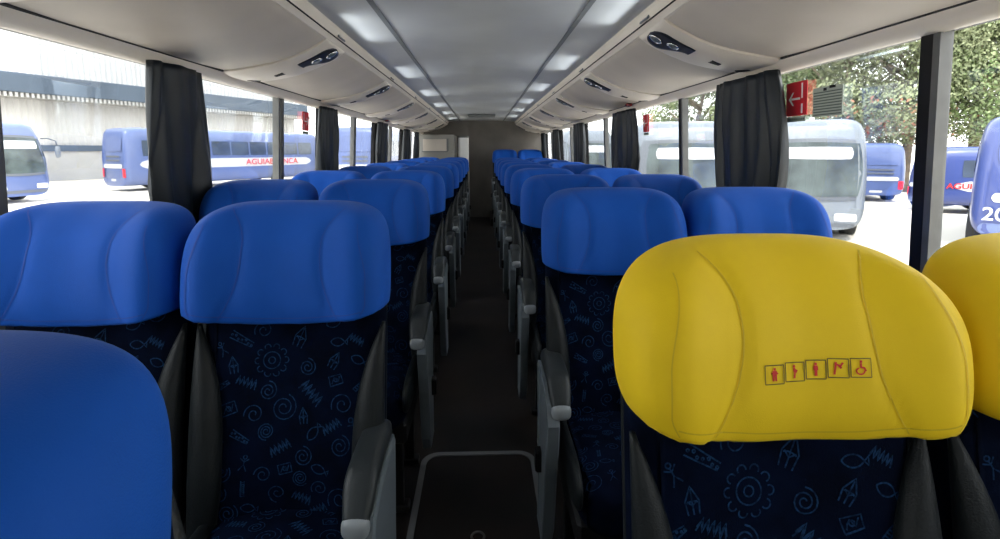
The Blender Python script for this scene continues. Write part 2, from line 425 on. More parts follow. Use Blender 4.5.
def curtain(s, yc, w, seed, label, taper=0.0, lean=0.0, wav=5):
    rnd = random.Random(seed); n = 96; rings = []; ph = [rnd.uniform(0, 6.28) for _ in range(6)]
    m = 26
    for j in range(m+1):
        t = j/m; z = CAMZ+.302-t*(CAMZ+.302-(ZS+.03))
        # gathered at the head, spreading, drawn in again at the tie
        wd = w*(.80+.22*math.sin(PI*min(1, t*.9+.08))**1.0-taper*sm(.5, 1, t))*.5
        cy = yc+lean*(t-.5)
        ring = []
        for k in range(n):
            q = 2*PI*k/n; cx = math.cos(q); sx_ = math.sin(q)
            fold = .027*(abs(math.sin(wav*cx*PI*.5+ph[0]+1.6*t))**.6-.5)+.010*math.sin(wav*1.9*cx*PI+ph[1]-2.6*t)+.008*math.sin(wav*.5*cx*PI+ph[2]+4*t)
            fold *= (.55+.55*t)*(-1 if sx_ < 0 else 1)
            dx = .020*(abs(sx_)**.7)*(1 if sx_ > 0 else -1)+fold
            yy = wd*(abs(cx)**.8)*(1 if cx > 0 else -1)*(1+.03*math.sin(5*t+ph[3]))
            base = XW(z)-.046
            ring.append((s*(base-dx), cy+yy, z))
        rings.append(ring)
    mb = MB(); mb.loft(rings)
    o = mb.build('curtain', M['curtain']); tag(o, label, 'curtain', 'window curtains tied at the pillars')
    ti = MB(); z = CAMZ-.32
    ti.tube([(s*(XW(z)-.046-.034*math.sin(2*PI*k/24)), yc+(w*.5)*math.cos(2*PI*k/24), z) for k in range(24)], .006, 6, closed=True)
    ti.build('curtain_tie', M['black'], o)
    return o
cl = ['nearest slate grey curtain on the left, wide and smooth with a diagonal fold', 'second slate curtain along the left windows, beside the red sign', 'third slate curtain along the left windows', 'fourth slate curtain along the left windows', 'farthest slate curtain on the left, by the rear cabin']
for i, (y, wd) in enumerate(((1.95, .36), (3.78, .42), (5.80, .50), (7.65, .5), (8.8, .3))):
    curtain(-1, y, wd, 3+i, cl[i], .0 if i == 0 else .1, .03, 1.6 if i == 0 else 3.0)
cr_ = ['nearest dark curtain on the right, gathered beside the red arrow sign', 'second dark curtain on the right, split in two folds', 'third dark curtain along the right windows', 'fourth dark curtain along the right windows', 'farthest dark curtain on the right, by the last raised seats']
for i, (y, wd) in enumerate(((2.13, .54), (3.98, .70), (5.85, .55), (7.65, .5), (9.2, .4))):
    curtain(1, y, wd, 23+i, cr_[i], .12, -.03, 3.4)

def arrow_sign(s, y, label, sz=1.0):
    r = empty('exit_sign', (s*(XW(CAMZ+.19)+.012), y, CAMZ+.19), 0, label, 'sign', 'red window exit signs')
    r.rotation_euler = (0, s*R(-3.3), 0)
    t = -s
    g = MB(); g.box(-.001, .001, -.062*sz, .062*sz, -.062*sz, .062*sz); g.build('sign_plate', M['signred'], r)
    g = MB(); e = .002*t
    def q(y0, y1, z0, z1): g.box(min(0, e), max(0, e), y0*sz, y1*sz, z0*sz, z1*sz)
    # white door bar on the camera-right part and arrow pointing left (towards +y on the right wall)
    q(-.038, -.030, .0, .055); q(-.038, -.030, -.055, -.02)
    q(-.022, .030, -.004, .004)
    for sg in (-1, 1):
        pts = [(.045, 0), (.022, sg*.025), (.014, sg*.025), (.034, 0)]
        g.prism([(a*sz, b*sz) for a, b in pts], 'x', min(0, e), max(0, e))
    g.build('sign_arrow', M['signwhite'], r)
    g = MB(); g.box(-.001, .001, -.055*sz, .055*sz, -.085*sz, -.066*sz); lb = g.build('sign_caption', M['sticker'], r)
    g = MB()
    for k in range(9): g.box(min(0, e), max(0, e), (-.05+.011*k)*sz, (-.043+.011*k)*sz, -.079*sz, -.072*sz)
    g.build('caption_letters', M['stickline'], lb)
    return r
arrow_sign(1, 1.88, 'red emergency exit sign with white arrow on the right window, beside the nearest curtain')
arrow_sign(-1, 3.46, 'red emergency sign on the left window glass, beside the second curtain')
arrow_sign(1, 3.62, 'small red sign half hidden beside the second right curtain')
r = empty('instruction_sticker', (XW(CAMZ+.17)+.012, 1.71, CAMZ+.17), 0, 'pale sticker with fine grey lines on the right window glass', 'sticker')
r.rotation_euler = (0, R(-3.3), 0)
g = MB(); g.box(-.001, .001, -.075, .075, -.055, .045); g.build('sticker_sheet', M['sticker'], r)
g = MB()
for k in range(9): g.box(-.002, 0, -.070, .070, -.05+.0095*k, -.046+.0095*k)
g.build('sticker_lines', M['stickline'], r)
g = MB(); g.box(-.003, -.001, -.040, -.012, .038, .047); g.box(-.003, -.001, .004, .018, .032, .042); g.build('sticker_mark', M['black'], r)
def red_lamp(s, y, label):
    x = 1.09; g = MB(); vs, fs = superblob(.022, .065, .012, 2.5, 2.2, 8); g.add(vs, fs)
    o = g.build('marker_lamp', M['redlamp']); o.location = (s*x, y, CAMZ+.330)
    tag(o, label, 'lamp', 'red marker lamps under the bins')
for s, psu in ((-1, psuL), (1, psuR)):
    for i, p in enumerate(psu):
        if p < .5 or p > 9.5: continue
        ld = bpy.data.lights.new('cove_light', 'AREA'); ld.shape = 'RECTANGLE'; ld.size = .50; ld.size_y = .02; ld.spread = R(110); ld.energy = .45; ld.color = (.90, .96, 1.0)
        lo = bpy.data.objects.new('cove_light', ld); C.objects.link(lo); lo.location = (s*.612, p, CAMZ+.498)
        lo.rotation_euler = Matrix(((0, s*.21, s*.978), (s, 0, 0), (0, .978, -.21))).to_euler()
red_lamp(1, 3.75, 'dark red oval lamp under the right bins, above the second curtain'); red_lamp(-1, 5.9, 'dark red oval lamp under the left bins')

# ---------------------------------------------------------------- aisle hatch
r = empty('floor_hatch', (-.02, 1.62, 0), 0, 'black floor hatch with rounded grey metal frame in the aisle', 'hatch')
def rrect(hx, hy, rad, n=8):
    P = []
    for cx, cy, a0 in ((hx-rad, hy-rad, 0), (-hx+rad, hy-rad, 90), (-hx+rad, -hy+rad, 180), (hx-rad, -hy+rad, 270)):
        for k in range(n+1):
            a = R(a0+90*k/n); P.append((cx+rad*math.cos(a), cy+rad*math.sin(a)))
    return P
g = MB(); g.prism(rrect(.225, .41, .06), 'z', .001, .008); g.build('hatch_panel', M['floor'], r)
g = MB(); O_ = rrect(.245, .43, .075); I_ = rrect(.222, .407, .058)
g.loft([[(x, y, .001) for x, y in O_], [(x, y, .012) for x, y in O_], [(x, y, .012) for x, y in I_], [(x, y, .001) for x, y in I_]], 0, False, False)
g.build('hatch_frame', M['wall'], r)
g = MB(); g.tube([(.022*math.cos(2*PI*k/16), -.06+.022*math.sin(2*PI*k/16), .011) for k in range(16)], .004, 6, closed=True); g.build('pull_ring', M['alu'], r)

# ---------------------------------------------------------------- seats
TILT = .20; ZTOP = 1.203
def sh(y, z): return y+TILT*(z-ZTOP)
# headrest cover
def sx(z): return .086+.048*(max(0, z-1.12)/.08)**2+.045*(max(0, 1.10-z)/.14)**2
def head_fn(x, y, z, ux, uy, uz):
    zc = 1.056
    x *= 1-.035*sm(0, 1, uz)          # a little narrower at the top
    fr = sm(.0, .6, -uy)
    wing = sm(.38, .80, abs(ux))
    y -= fr*(.038*wing-.010*(1-sm(0, .45, abs(ux))))
    y += fr*.0035*math.exp(-((abs(x)-sx(z+zc))/.009)**2)
    y += .035*max(0, uz)**2          # top rolls back
    z0 = .977-.034*(1-min(1, abs(ux))**2)+.004*fr
    Z = z+zc
    if Z < z0:
        Z = z0; y *= .97
    return (x, sh(y-.045, Z), Z)
HV, HF = superblob(.2275, .084, .152, 4.5, 2.6, 44, head_fn)
HVy, HFy = superblob(.2355, .084, .145, 3.1, 2.5, 44, head_fn)
HBy = bvh_of(HVy, HFy)
HB = bvh_of(HV, HF)
def seamline(fx, z0, z1, n=26): return [(fx(z0+(z1-z0)*k/n), z0+(z1-z0)*k/n) for k in range(n+1)]
def make_cover(col, seamcol, parent, signs=False):
    yel = col == M['yellow']; HB = HBy if yel else bvh_of(HV, HF)
    mb = MB(); mb.add(*( (HVy, HFy) if yel else (HV, HF))); c = mb.build('headrest_cover', col, parent)
    for s in (-1, 1):
        for pts in (seamline(lambda z: s*sx(z), .955, 1.195), seamline(lambda z: s*(.190-.022*sm(1.05, 1.17, z)-.02*sm(1.0, .95, z)), .975, 1.165)):
            g = MB(); ribbon(g, HB, pts, .0018, off=.0013); g.build('seam', seamcol, c)
    g = MB()     # turned hem along the lower edge
    pts = []
    for k in range(41):
        x = -.182+.364*k/40
        pts.append((x, .977-.034*(1-min(1, abs(x)/.2275)**2)+.019))
    ribbon(g, HB, pts, .0022, off=.0010)
    g.build('hem', seamcol, c)
    if signs:
        g = MB(); x0 = -.063; z0 = 1.042; wv = .0285; hh = .0118
        for k in range(5):
            cx = x0+wv*(k+.5); cz = z0+.0022*k-.0012*max(0, k-3)
            a = .0130; h = MB()
            ring = [(cx-a, cz-hh), (cx, cz-hh), (cx+a, cz-hh), (cx+a, cz), (cx+a, cz+hh), (cx, cz+hh), (cx-a, cz+hh), (cx-a, cz)]
            for i in range(8): ribbon(g, HB, [ring[i], ring[(i+1) % 8]], .0013, off=.0011)
            def st(pts, w=.0026): ribbon(h, HB, [(cx+px*.001, cz+pz*.001) for px, pz in pts], w, off=.0012)
            def dot(px, pz, rr=1.6): st([(px-rr, pz), (px+rr, pz)], rr*.002)
            if k == 0: dot(0, 7); st([(0, 5), (0, -2)], .006); st([(-5, 1), (0, 4), (5, 1)], .002); st([(-1.6, -2), (-2, -8)]); st([(1.6, -2), (2, -8)])
            if k == 1: dot(-1, 7); st([(-1, 5), (0, -1)], .003); st([(0, 2), (3, 0)], .004); st([(0, -1), (-1, -8)])
            if k == 2: dot(0, 7); st([(0, 5), (0, -1)], .005); st([(-3, 1), (3, 1)], .004); st([(0, -1), (0, -8)], .004)
            if k == 3: dot(-3, 6); st([(-3, 5), (-5, -8)]); st([(-3, 5), (3, 3), (6, 7)]); st([(0, 4), (4, 0)])
            if k == 4: dot(0, 8); st([(0, 6), (0, 1), (4, 0), (6, -4)]); st([(5*math.cos(R(a_))-1, 4*math.sin(R(a_))-4) for a_ in range(110, 380, 20)], .0018)
            h.build('printed_figure', M['red'], c)
        g.build('printed_frames', M['olive'], c)
    return c
# backrest
def back_fn(x, y, z, ux, uy, uz):
    Z = z+.765
    x *= 1-.05*sm(0, 1, -uz)
    fr = sm(0, .6, -uy); y += fr*.014*(1-sm(0, .9, abs(ux)))
    y -= fr*.012*math.exp(-((Z-.62)/.10)**2)
    y += fr*.004*math.exp(-((Z-.80)/.006)**2)+fr*.004*math.exp(-((Z-.545)/.006)**2)
    return (x, sh(y, Z), Z)
BV, BF = superblob(.210, .050, .395, 7, 3.5, 36, back_fn)
BB = bvh_of(BV, BF)
def motifs():
    """strokes of the upholstery print, in (x,z)"""
    L = []
    def add(cx, cz, sc, rot, strokes):
        c, s_ = math.cos(rot), math.sin(rot)
        for st in strokes: L.append([(cx+(x*c-z*s_)*sc, cz+(x*s_+z*c)*sc) for x, z in st])
    def arc(r, a0, a1, n=14, cx=0, cz=0): return [(cx+r*math.cos(R(a0+(a1-a0)*k/n)), cz+r*math.sin(R(a0+(a1-a0)*k/n))) for k in range(n+1)]
    def spiral(t=2.2, n=36): return [((.15+.85*k/n)*math.cos(2*PI*t*k/n), (.15+.85*k/n)*math.sin(2*PI*t*k/n)) for k in range(n+1)]
    sunm = [arc(.45, 0, 360, 24), arc(.18, 0, 360, 12)]+[arc(.16, a-110, a+110, 8, .74*math.cos(R(a)), .74*math.sin(R(a))) for a in range(0, 360, 36)]
    zig = [[(-1+2*k/10, (.35 if k % 2 else -.35)) for k in range(11)], [(-1+2*k/10, (.1 if k % 2 else -.6)) for k in range(11)]]
    fish = [arc(.9, 30, 150, 12, 0, -.45), arc(.9, 210, 330, 12, 0, .45), [(.78, 0), (1.1, .3), (1.1, -.3), (.78, 0)]]
    man = [arc(.2, 0, 360, 10, 0, .7), [(0, .5), (0, -.1)], [(-.5, .5), (0, .2), (.5, .6)], [(-.45, -.8), (0, -.1), (.4, -.75)]]
    leafm = [arc(.8, 60, 120, 6, 0, -.8), [(-.4, -.9), (-.5, 0), (0, 1), (.5, 0), (.4, -.9)], [(0, -.9), (0, .8)], [(-.35, 0), (0, -.3), (.35, 0)]]
    box_ = [[(-.7, -.5), (.7, -.5), (.7, .5), (-.7, .5), (-.7, -.5)], [(-.5, -.3), (-.1, .3), (.2, -.3), (.5, .3)], arc(.2, 0, 360, 10)]
    moon = [arc(.9, 200, 380, 16), arc(.6, 210, 370, 14, .05, .15), arc(.18, 0, 360, 10, .1, .1)]
    dots = [arc(.08, 0, 360, 6, -.9+.3*k, .12*math.sin(k*2)) for k in range(7)]+[[(-1, .35), (1, .2)], [(-1, -.3), (1, -.2)]]
    ladder = [[(-.15, -1), (-.1, 1)], [(.25, -1), (.3, 1)]]+[[(-.15, -1+.25*k), (.28, -.9+.25*k)] for k in range(8)]
    add(-.045, .845, .042, 0, sunm)
    rnd = random.Random(11); kinds = [zig, fish, man, leafm, box_, moon, dots, ladder, [spiral()], [spiral(1.6)], [spiral(2.8)]]
    pts = [(-.045, .845, .05)]; tries = 0
    while tries < 9000 and len(pts) < 66:
        tries += 1
        x = rnd.uniform(-.165, .165); z = rnd.uniform(.44, .975); r_ = rnd.uniform(.020, .034)
        if all(math.hypot(x-a, z-b) > (r_+q)*.93 for a, b, q in pts):
            pts.append((x, z, r_)); add(x, z, r_*.92, rnd.uniform(-.9, .9), rnd.choice(kinds))
    return L
MOT = motifs()
def resample(st, step=.006):
    out = [st[0]]
    for a, b in zip(st, st[1:]):
        n = max(1, int(math.hypot(b[0]-a[0], b[1]-a[1])/step))
        for k in range(1, n+1): out.append((a[0]+(b[0]-a[0])*k/n, a[1]+(b[1]-a[1])*k/n))
    return out
back_mb = MB(); back_mb.add(BV, BF)
for st in MOT: ribbon(back_mb, BB, resample(st), .0024, off=.0008, mi=1)
CV, CF = superblob(.178, .24, .072, 4.5, 4.5, 20, lambda x, y, z, ux, uy, uz: (x, y-.285, z+.43+.012*(1-ux*ux)*(1 if uz > 0 else 0)-.02*sm(.5, 1, -uy)))
CB = bvh_of(CV, CF)
cush_mb = MB(); cush_mb.add(CV, CF)
for st in MOT: ribbon(cush_mb, CB, resample([(x, -.285+(z-.70)*.7) for x, z in st]), .0017, off=.0008, mi=1, axis=2, dirn=-1) if False else None
rnd = random.Random(5)
def top_motifs():
    for st in MOT:
        P = drape(CB, resample([(x, -.285+(z-.70)*.75) for x, z in st]), axis=2, frm=2, dirn=-1, off=.0012)
        P = [p for p in P if p is not None]
        for a, b in zip(P, P[1:]):
            d = (b-a)
            if d.length < 1e-6 or d.length > .02: continue
            n = Vector((-d.y, d.x, 0)).normalized()*.0009
            cush_mb.add([a+n, b+n, b-n, a-n], [(0, 1, 2, 3)], 1, True)
top_motifs()
def bolster(s):
    mb = MB(); rings = []; N = 26
    for j in range(N+1):
        t = j/N; z = .47+.46*t
        prof = math.sin(PI*min(1, (t+.04)/1.08))**.75 if t > .3 else (.62+.38*sm(0, .3, t))*math.sin(PI*min(1, (.3+.04)/1.08))**.75/1.0
        if t > .3: prof = (1-((t-.3)/.7)**2.5)
        else: prof = .80+.20*sm(0, .3, t)
        prof = max(.04, prof)
        wi = .034*prof+.003; dp = .032*prof+.004
        cx = .2160-wi*.93; cy = sh(-.040-.014*prof, z)
        rings.append([(s*(cx+wi*math.cos(2*PI*k/20)), cy+dp*(1+.0*k)*math.sin(2*PI*k/20), z) for k in range(20)])
    mb.loft(rings); return mb
def crease(s, z):
    g = MB(); return g
def arm_mb():
    """aisle armrest pad, local x across (0 centred), runs toward -y"""
    mb = MB(); rings = []
    N = 18
    for j in range(N+1):
        t = j/N; y = -.05-.26*t
        z = .690-.020*t-.045*sm(.72, 1, t)*t+.010*math.sin(PI*t)
        hw = .032*(1-.25*sm(.8, 1, t)-.3*sm(.9, 1, 1-t)); hh = .020+.006*math.sin(PI*t)
        if j in (0, N): hw *= .75; hh *= .6
        ring = []
        for k in range(20):
            a = 2*PI*k/20; c, s_ = math.cos(a), math.sin(a)
            ring.append((hw*(abs(c)**.6)*(1 if c > 0 else -1), y, z+hh*(abs(s_)**.7)*(1 if s_ > 0 else -1)))
        rings.append(ring)
    mb.loft(rings); return mb
def panel_mb():
    """moulded side shell under the aisle armrest"""
    poly = [(-.06, .70), (-.12, .705), (-.22, .695), (-.29, .670), (-.315, .62), (-.30, .54), (-.275, .45), (-.26, .36), (-.235, .24), (-.20, .18),
            (-.10, .18), (-.10, .28), (-.095, .38), (-.085, .50), (-.07, .60)]
    mb = MB(); rows = []
    c = (sum(p[0] for p in poly)/len(poly), sum(p[1] for p in poly)/len(poly))
    for x, q in ((-.016, .90), (-.020, .96), (-.018, 1.0), (.012, 1.0), (.016, .95)):
        rows.append([(x, c[0]+(p[0]-c[0])*q, c[1]+(p[1]-c[1])*q) for p in poly])
    mb.loft(rows, 0, True, False); return mb
def make_seat(kind, arm):
    """arm: side (-1/+1) of the aisle armrest, or 0 for a window seat with an inner arm"""
    root = empty('bus_seat', (0, 0, 0))
    sgn = kind == 'yellow_sign'
    cc, sc = (M['blue'], M['blue_seam']) if kind == 'blue' else (M['yellow'], M['yellow_seam'])
    if 'B' in SH:
        def inst(name, me, mats=None):
            o = bpy.data.objects.new(name, me); C.objects.link(o); o.parent = root; return o
        inst('backrest', SH['B']); inst('seat_cushion', SH['C'])
        for k in ('L', 'R'): inst('side_bolster', SH[k]); inst('cushion_bolster', SH['c'+k])
        inst('seat_frame', SH['F'])
        sh_ = inst('back_shell', SH['S'])
    else:
        SH['B'] = back_mb.build('backrest', [M['navy'], M['motif']], root, recalc=False).data
        SH['C'] = cush_mb.build('seat_cushion', [M['navy'], M['motif']], root, recalc=False).data
        for k, s in (('L', -1), ('R', 1)):
            SH[k] = bolster(s).build('side_bolster', M['leather'], root).data
            vs, fs = superblob(.016, .20, .062, 2.6, 3, 12); g = MB(); g.add([(x+s*.172, y-.30, z+.455) for x, y, z in vs], fs)
            SH['c'+k] = g.build('cushion_bolster', M['leather'], root).data
        g = MB(); g.box(-.17, .17, -.46, -.10, .28, .36, bev=.01)
        for y in (-.42, -.14):
            g.box(-.15, -.11, y-.02, y+.02, 0, .30, bev=.005); g.box(.11, .15, y-.02, y+.02, 0, .30, bev=.005)
            g.box(-.17, .17, y-.025, y+.025, 0, .03, bev=.005)
        SH['F'] = g.build('seat_frame', M['darkmetal'], root).data
        vs, fs = superblob(.205, .03, .36, 6, 2.5, 14, lambda x, y, z, a, b, c: (x, sh(y+.045, z+.76), z+.76)); g = MB(); g.add(vs, fs)
        SH['S'] = g.build('back_shell', M['leather'], root).data
    make_cover(cc, sc, root, sgn) if True else None
    if arm:
        x = arm*.204
        a = arm_mb().build('armrest', M['armpad'], root); a.location = (x, -.075, 0)
        g = MB(); vs, fs = superblob(.027, .018, .022, 3, 2.5, 8); g.add([(p[0], p[1]-.297, p[2]+.625) for p in vs], fs); g.build('armrest_tip', M['buslight2'], a, 'light grey end cap')
        p = panel_mb().build('armrest_panel', M['plastic'], root); p.location = (x+arm*.020, -.075, -.03)
        g = MB(); g.box(-.012, .012, -.02, .02, -.035, .035, bev=.006); k = g.build('recline_lever', M['black'], p); k.location = (arm*.022, -.15, .42)
    return root
SH = {}
protos = {}
def seat(side, pos, kind, x, y, z, label, group):
    arm = (0 if pos == 'window' else -side)
    key = (kind, arm)
    if key not in protos: o = make_seat(kind, arm); protos[key] = o
    else: o = copy_tree(protos[key])
    o.location = (x, y, z); tag(o, label, 'seat', group); return o
XA, XB = .416, .873
LA, LB = .445, .902
ORD = ['first', 'second', 'third', 'fourth', 'fifth', 'sixth', 'seventh', 'eighth', 'ninth', 'tenth']
for k in range(10):
    y = .335+.902*k
    n = ORD[k]
    seat(-1, 'aisle', 'blue', -(LA if k else .421), y, 0, f'blue-topped bus seat beside the aisle, {n} row on the left counted from the camera' if k else 'blocky blue headrest seat cropped in the bottom left corner, closest to the camera', 'blue covered bus seats')
    if k: seat(-1, 'window', 'blue', -LB, y, 0, f'blue-topped bus seat by the window, {n} row on the left counted from the camera', 'blue covered bus seats')
for k in range(10):
    y = .755+.885*k; n = ORD[k]; last = k == 9
    if last: y = 9.2
    if k == 0:
        seat(1, 'aisle', 'yellow_sign', XA+.009, y, 0, 'yellow-topped priority seat printed with five red pictograms, beside the aisle', 'yellow covered priority seats')
        seat(1, 'window', 'yellow', XB+.022, y, 0, 'yellow-topped priority seat by the window, cropped by the right edge of the photo', 'yellow covered priority seats')
    else:
        e = ', the raised rearmost one' if last else ''
        seat(1, 'aisle', 'blue', XA-(.0 if last else 0), y, .13 if last else 0, f'blue-topped bus seat beside the aisle, {n} row on the right{e}', 'blue covered bus seats')
        seat(1, 'window', 'blue', XB, y, .13 if last else 0, f'blue-topped bus seat by the window, {n} row on the right{e}', 'blue covered bus seats')
g = MB(); g.box(.15, 1.2, 8.68, Y1, 0, .13, bev=.01); o = g.build('seat_platform', M['floor']); o['kind'] = 'structure'

# rear left cabin and dispenser
r = empty('toilet_cabin', (-.83, 9.25, 0), 0, 'pale grey rear cabin with framed panel behind the left seats', 'cabin')
g = MB(); g.box(-.32, .34, -.18, .62, 0, 1.60, bev=.01); g.build('cabin_wall', M['cabin'], r)
g = MB(); g.box(-.22, .20, -.19, -.182, 1.31, 1.52, bev=.003); p = g.build('cabin_panel', M['bin'], r)
g = MB(); g.box(-.24, .22, -.195, -.183, 1.29, 1.31); g.box(.20, .235, -.195, -.183, 1.31, 1.53); g.build('panel_frame', M['joint'], p)
r = empty('drinks_dispenser', (-.335, 9.3, 0), 0, 'tall narrow white dispenser column beside the rear cabin', 'dispenser')
g = MB(); g.prism(rrect(.105, .12, .05), 'z', 0, 1.0); g.build('dispenser_base', M['rearwall'], r)
g = MB(); g.prism(rrect(.095, .11, .05), 'z', 1.0, 1.55, 0, False); g.build('dispenser_body', M['signwhite'], r)
g = MB(); g.prism(rrect(.1, .115, .05), 'z', 1.55, 1.58); g.build('dispenser_lid', M['joint'], r)
g = MB(); g.box(-.03, .03, -.14, -.10, 1.14, 1.18, bev=.01); g.build('dispenser_tap', M['black'], r)
g = MB(); g.box(-.22, .22, 8.0, 8.5, 1.866, 1.886, bev=.006); o = g.build('roof_hatch', M['joint']); tag(o, 'flat grey roof hatch in the rear ceiling above the aisle', 'hatch')

# ---------------------------------------------------------------- outdoors
GZ = -.97
g = MB(); P = [[(-120+10*i, -40+10*j, GZ) for j in range(24)] for i in range(25)]; g.grid(P); o = g.build('ground', M['ground']); o['kind'] = 'structure'
def text_mesh(txt, size, mat_, parent, loc, rot, name='lettering', bold=.012, sx=1.0):
    cu = bpy.data.curves.new('txt', 'FONT'); cu.body = txt; cu.size = size; cu.extrude = .004; cu.offset = bold*size; cu.align_x = 'CENTER'; cu.align_y = 'CENTER'
    t = bpy.data.objects.new('txt', cu); C.objects.link(t)
    me = bpy.data.meshes.new_from_object(t.evaluated_get(bpy.context.evaluated_depsgraph_get()))
    bpy.data.objects.remove(t)
    me.materials.clear(); me.materials.append(mat_)
    o = bpy.data.objects.new(name, me); C.objects.link(o); o.parent = parent; o.location = loc; o.rotation_euler = rot; o.scale = (sx, 1, 1)
    return o
def patch(bv, name, m, par, axis, u0, u1, v0, v1, frm, dirn, off=.015, nu=10, nv=8, rad=.25):
    rows = []
    for i in range(nu+1):
        row = []
        for j in range(nv+1):
            a = -1+2*i/nu; b = -1+2*j/nv
            # squircle mapping for rounded corners
            aa = a*math.sqrt(1-rad*b*b/2); bb = b*math.sqrt(1-rad*a*a/2)
            u = (u0+u1)/2+aa*(u1-u0)/2; v = (v0+v1)/2+bb*(v1-v0)/2
            q = drape(bv, [(u, v)], axis=axis, frm=frm, dirn=dirn, off=off)[0]
            if q is None: q = row[-1] if row else Vector((0, 0, 0))
            row.append(q)
        rows.append(row)
    g = MB(); g.grid(rows); return g.build(name, m, par, recalc=False)
def bus(x, y, rz, L, Wd, H, paint, label, face='front', text=None, tpos=(.5, .165), screen=None, num=None, mir=(-1, 1), nwin=7, lowband=None):
    """origin at the ground under the middle of the end that faces -y"""
    r = empty('parked_coach', (x, y, GZ), rz, label, 'bus', 'coaches parked outside')
    hw = Wd/2; rings = []
    st = [(0, .80, .55), (.05, .90, .70), (.16, .96, .86), (.4, .99, .95), (.9, 1, 1), (L*.5, 1, 1), (L-.6, 1, 1), (L-.2, .97, .97), (L, .90, .9)]
    for yy, kx, kz in st:
        ring = []
        for k in range(48):
            a = 2*PI*k/48; c, s_ = math.cos(a), math.sin(a)
            X = hw*kx*(abs(c)**.28)*(1 if c > 0 else -1); Z = (abs(s_)**.30)*(1 if s_ > 0 else -1)
            zc = .30+(H-.30)/2; hh = (H-.30)/2
            top = Z > 0
            Z = zc+hh*Z*(kz**.35 if top else 1)
            X *= 1-.05*sm(.45*H, H, Z)
            # raked upper front
            yr = yy+(.45*sm(H*.35, H, Z)**1.6 if (yy < 1 and face == 'front') else (.15*sm(H*.4, H, Z) if yy < 1 else 0))
            ring.append((X, yr, Z))
        rings.append(ring)
    mb = MB(); mb.loft(rings); body = mb.build('coach_body', paint, r); autosmooth(body, 50)
    bv = bvh_of(mb.v, mb.f)
    sc = screen or M['busscreen']
    if face == 'front':
        patch(bv, 'screen_surround', M['busgrey'], r, 1, -hw*.92, hw*.92, H*.33, H*.83, -3, 1, .006)
        ws = patch(bv, 'windscreen', sc, r, 1, -hw*.86, hw*.86, H*.36, H*.80, -3, 1)
        g = MB(); g.box(-.02, .02, -.02, .02, 0, H*.42); pl = g.build('screen_divider', M['busgrey'], ws); pl.location = (0, .19, H*.37); pl.rotation_euler = (R(-9), 0, 0)
        patch(bv, 'destination_board', M['buswhite'], r, 1, -hw*.45, hw*.7, H*.66, H*.76, -3, 1, .03)
        for s in (-1, 1):
            patch(bv, 'headlamp', M['lampwhite'], r, 1, s*hw*.45, s*hw*.82, H*.17, H*.23, -3, 1, .02)
            if s not in mir: continue
            mr = MB(); vs, fs = superblob(.10, .09, .27, 3, 2.5, 8); mr.add(vs, fs); m_ = mr.build('wing_mirror', M['bussilver'], r); m_.location = (s*(hw+.16), -.25, H*.62)
            g = MB(); g.tube([(0, 0, .2), (-s*.05, .0, .5), (-s*.2, .25, .62), (-s*.3, .5, .6)], .03, 8); g.build('mirror_arm', M['busgrey'], m_)
        patch(bv, 'bumper', M['busgrey'], r, 1, -hw*.8, hw*.8, H*.12, H*.155, -3, 1, .02)
    else:
        patch(bv, 'rear_grille', M['busgrey'], r, 1, -hw*.55, hw*.55, H*.47, H*.50, -3, 1, .02)
        patch(bv, 'rear_grille', M['busgrey'], r, 1, -hw*.55, hw*.55, H*.53, H*.56, -3, 1, .02)
        patch(bv, 'rear_panel', M['buswhite'], r, 1, -hw*.72, hw*.72, H*.36, H*.43, -3, 1, .02)
        patch(bv, 'rear_screen', paint, r, 1, -hw*.7, hw*.7, H*.62, H*.85, -3, 1, .02)
        patch(bv, 'number_plate', M['buswhite'], r, 1, -.25, .25, H*.16, H*.20, -3, 1, .03)
        for s in ((-1, 1) if not num else (1,)): patch(bv, 'tail_lamp', M['lampred'], r, 1, s*hw*.70, s*hw*.88, H*.22, H*.36, -3, 1, .02)
        patch(bv, 'bumper', M['buslight'], r, 1, -hw*.85, hw*.85, H*.13, H*.21, -3, 1, .015)
    for s in (-1, 1):
        for k in range(nwin):
            a = .9+(L-1.5)*k/nwin; b = .9+(L-1.5)*(k+.93)/nwin
            patch(bv, 'side_window', M['busglass'], r, 0, a, b, H*.55, H*.80, s*5, -s, .012, 4, 4, .12)
        if text or lowband:
            bd = patch(bv, 'white_band', M['buswhite'], r, 0, .7, L-.8, H*.34, H*.50, s*5, -s, .012, 16, 4, .3)
            if text:
                q = drape(bv, [(L*tpos[0], H*.42)], axis=0, frm=s*5, dirn=-s, off=.03)[0]
                text_mesh(text, H*tpos[1], M['red'], bd, q, (R(90), 0, R(90)*s), sx=1.15)
        for yy in (L*.18, L*.72):
            g = MB(); g.tube([(s*(hw-.30), yy, .50), (s*(hw+.01), yy, .50)], .50, 24, cap=True); wh = g.build('wheel', M['tyre'], r)
            g = MB(); g.tube([(s*(hw-.02), yy, .50), (s*(hw+.02), yy, .50)], .27, 20, cap=True); g.build('hubcap', M['bussilver'], wh)
    if num:
        text_mesh(num[0], num[1], M['buswhite'], r, num[2], num[3], 'fleet_number')
    return r
def at(px, D, rel=0):   # world x of an image column at depth D (image frame, f=500, vp x=482)
    return (px-482)/500*D
# left yard
cx, cy = at(137, 28), 28; ex, ey = at(322, 40), 40
ang = math.atan2(ey-cy, ex-cx)     # direction of the long side
rz = ang-PI/2
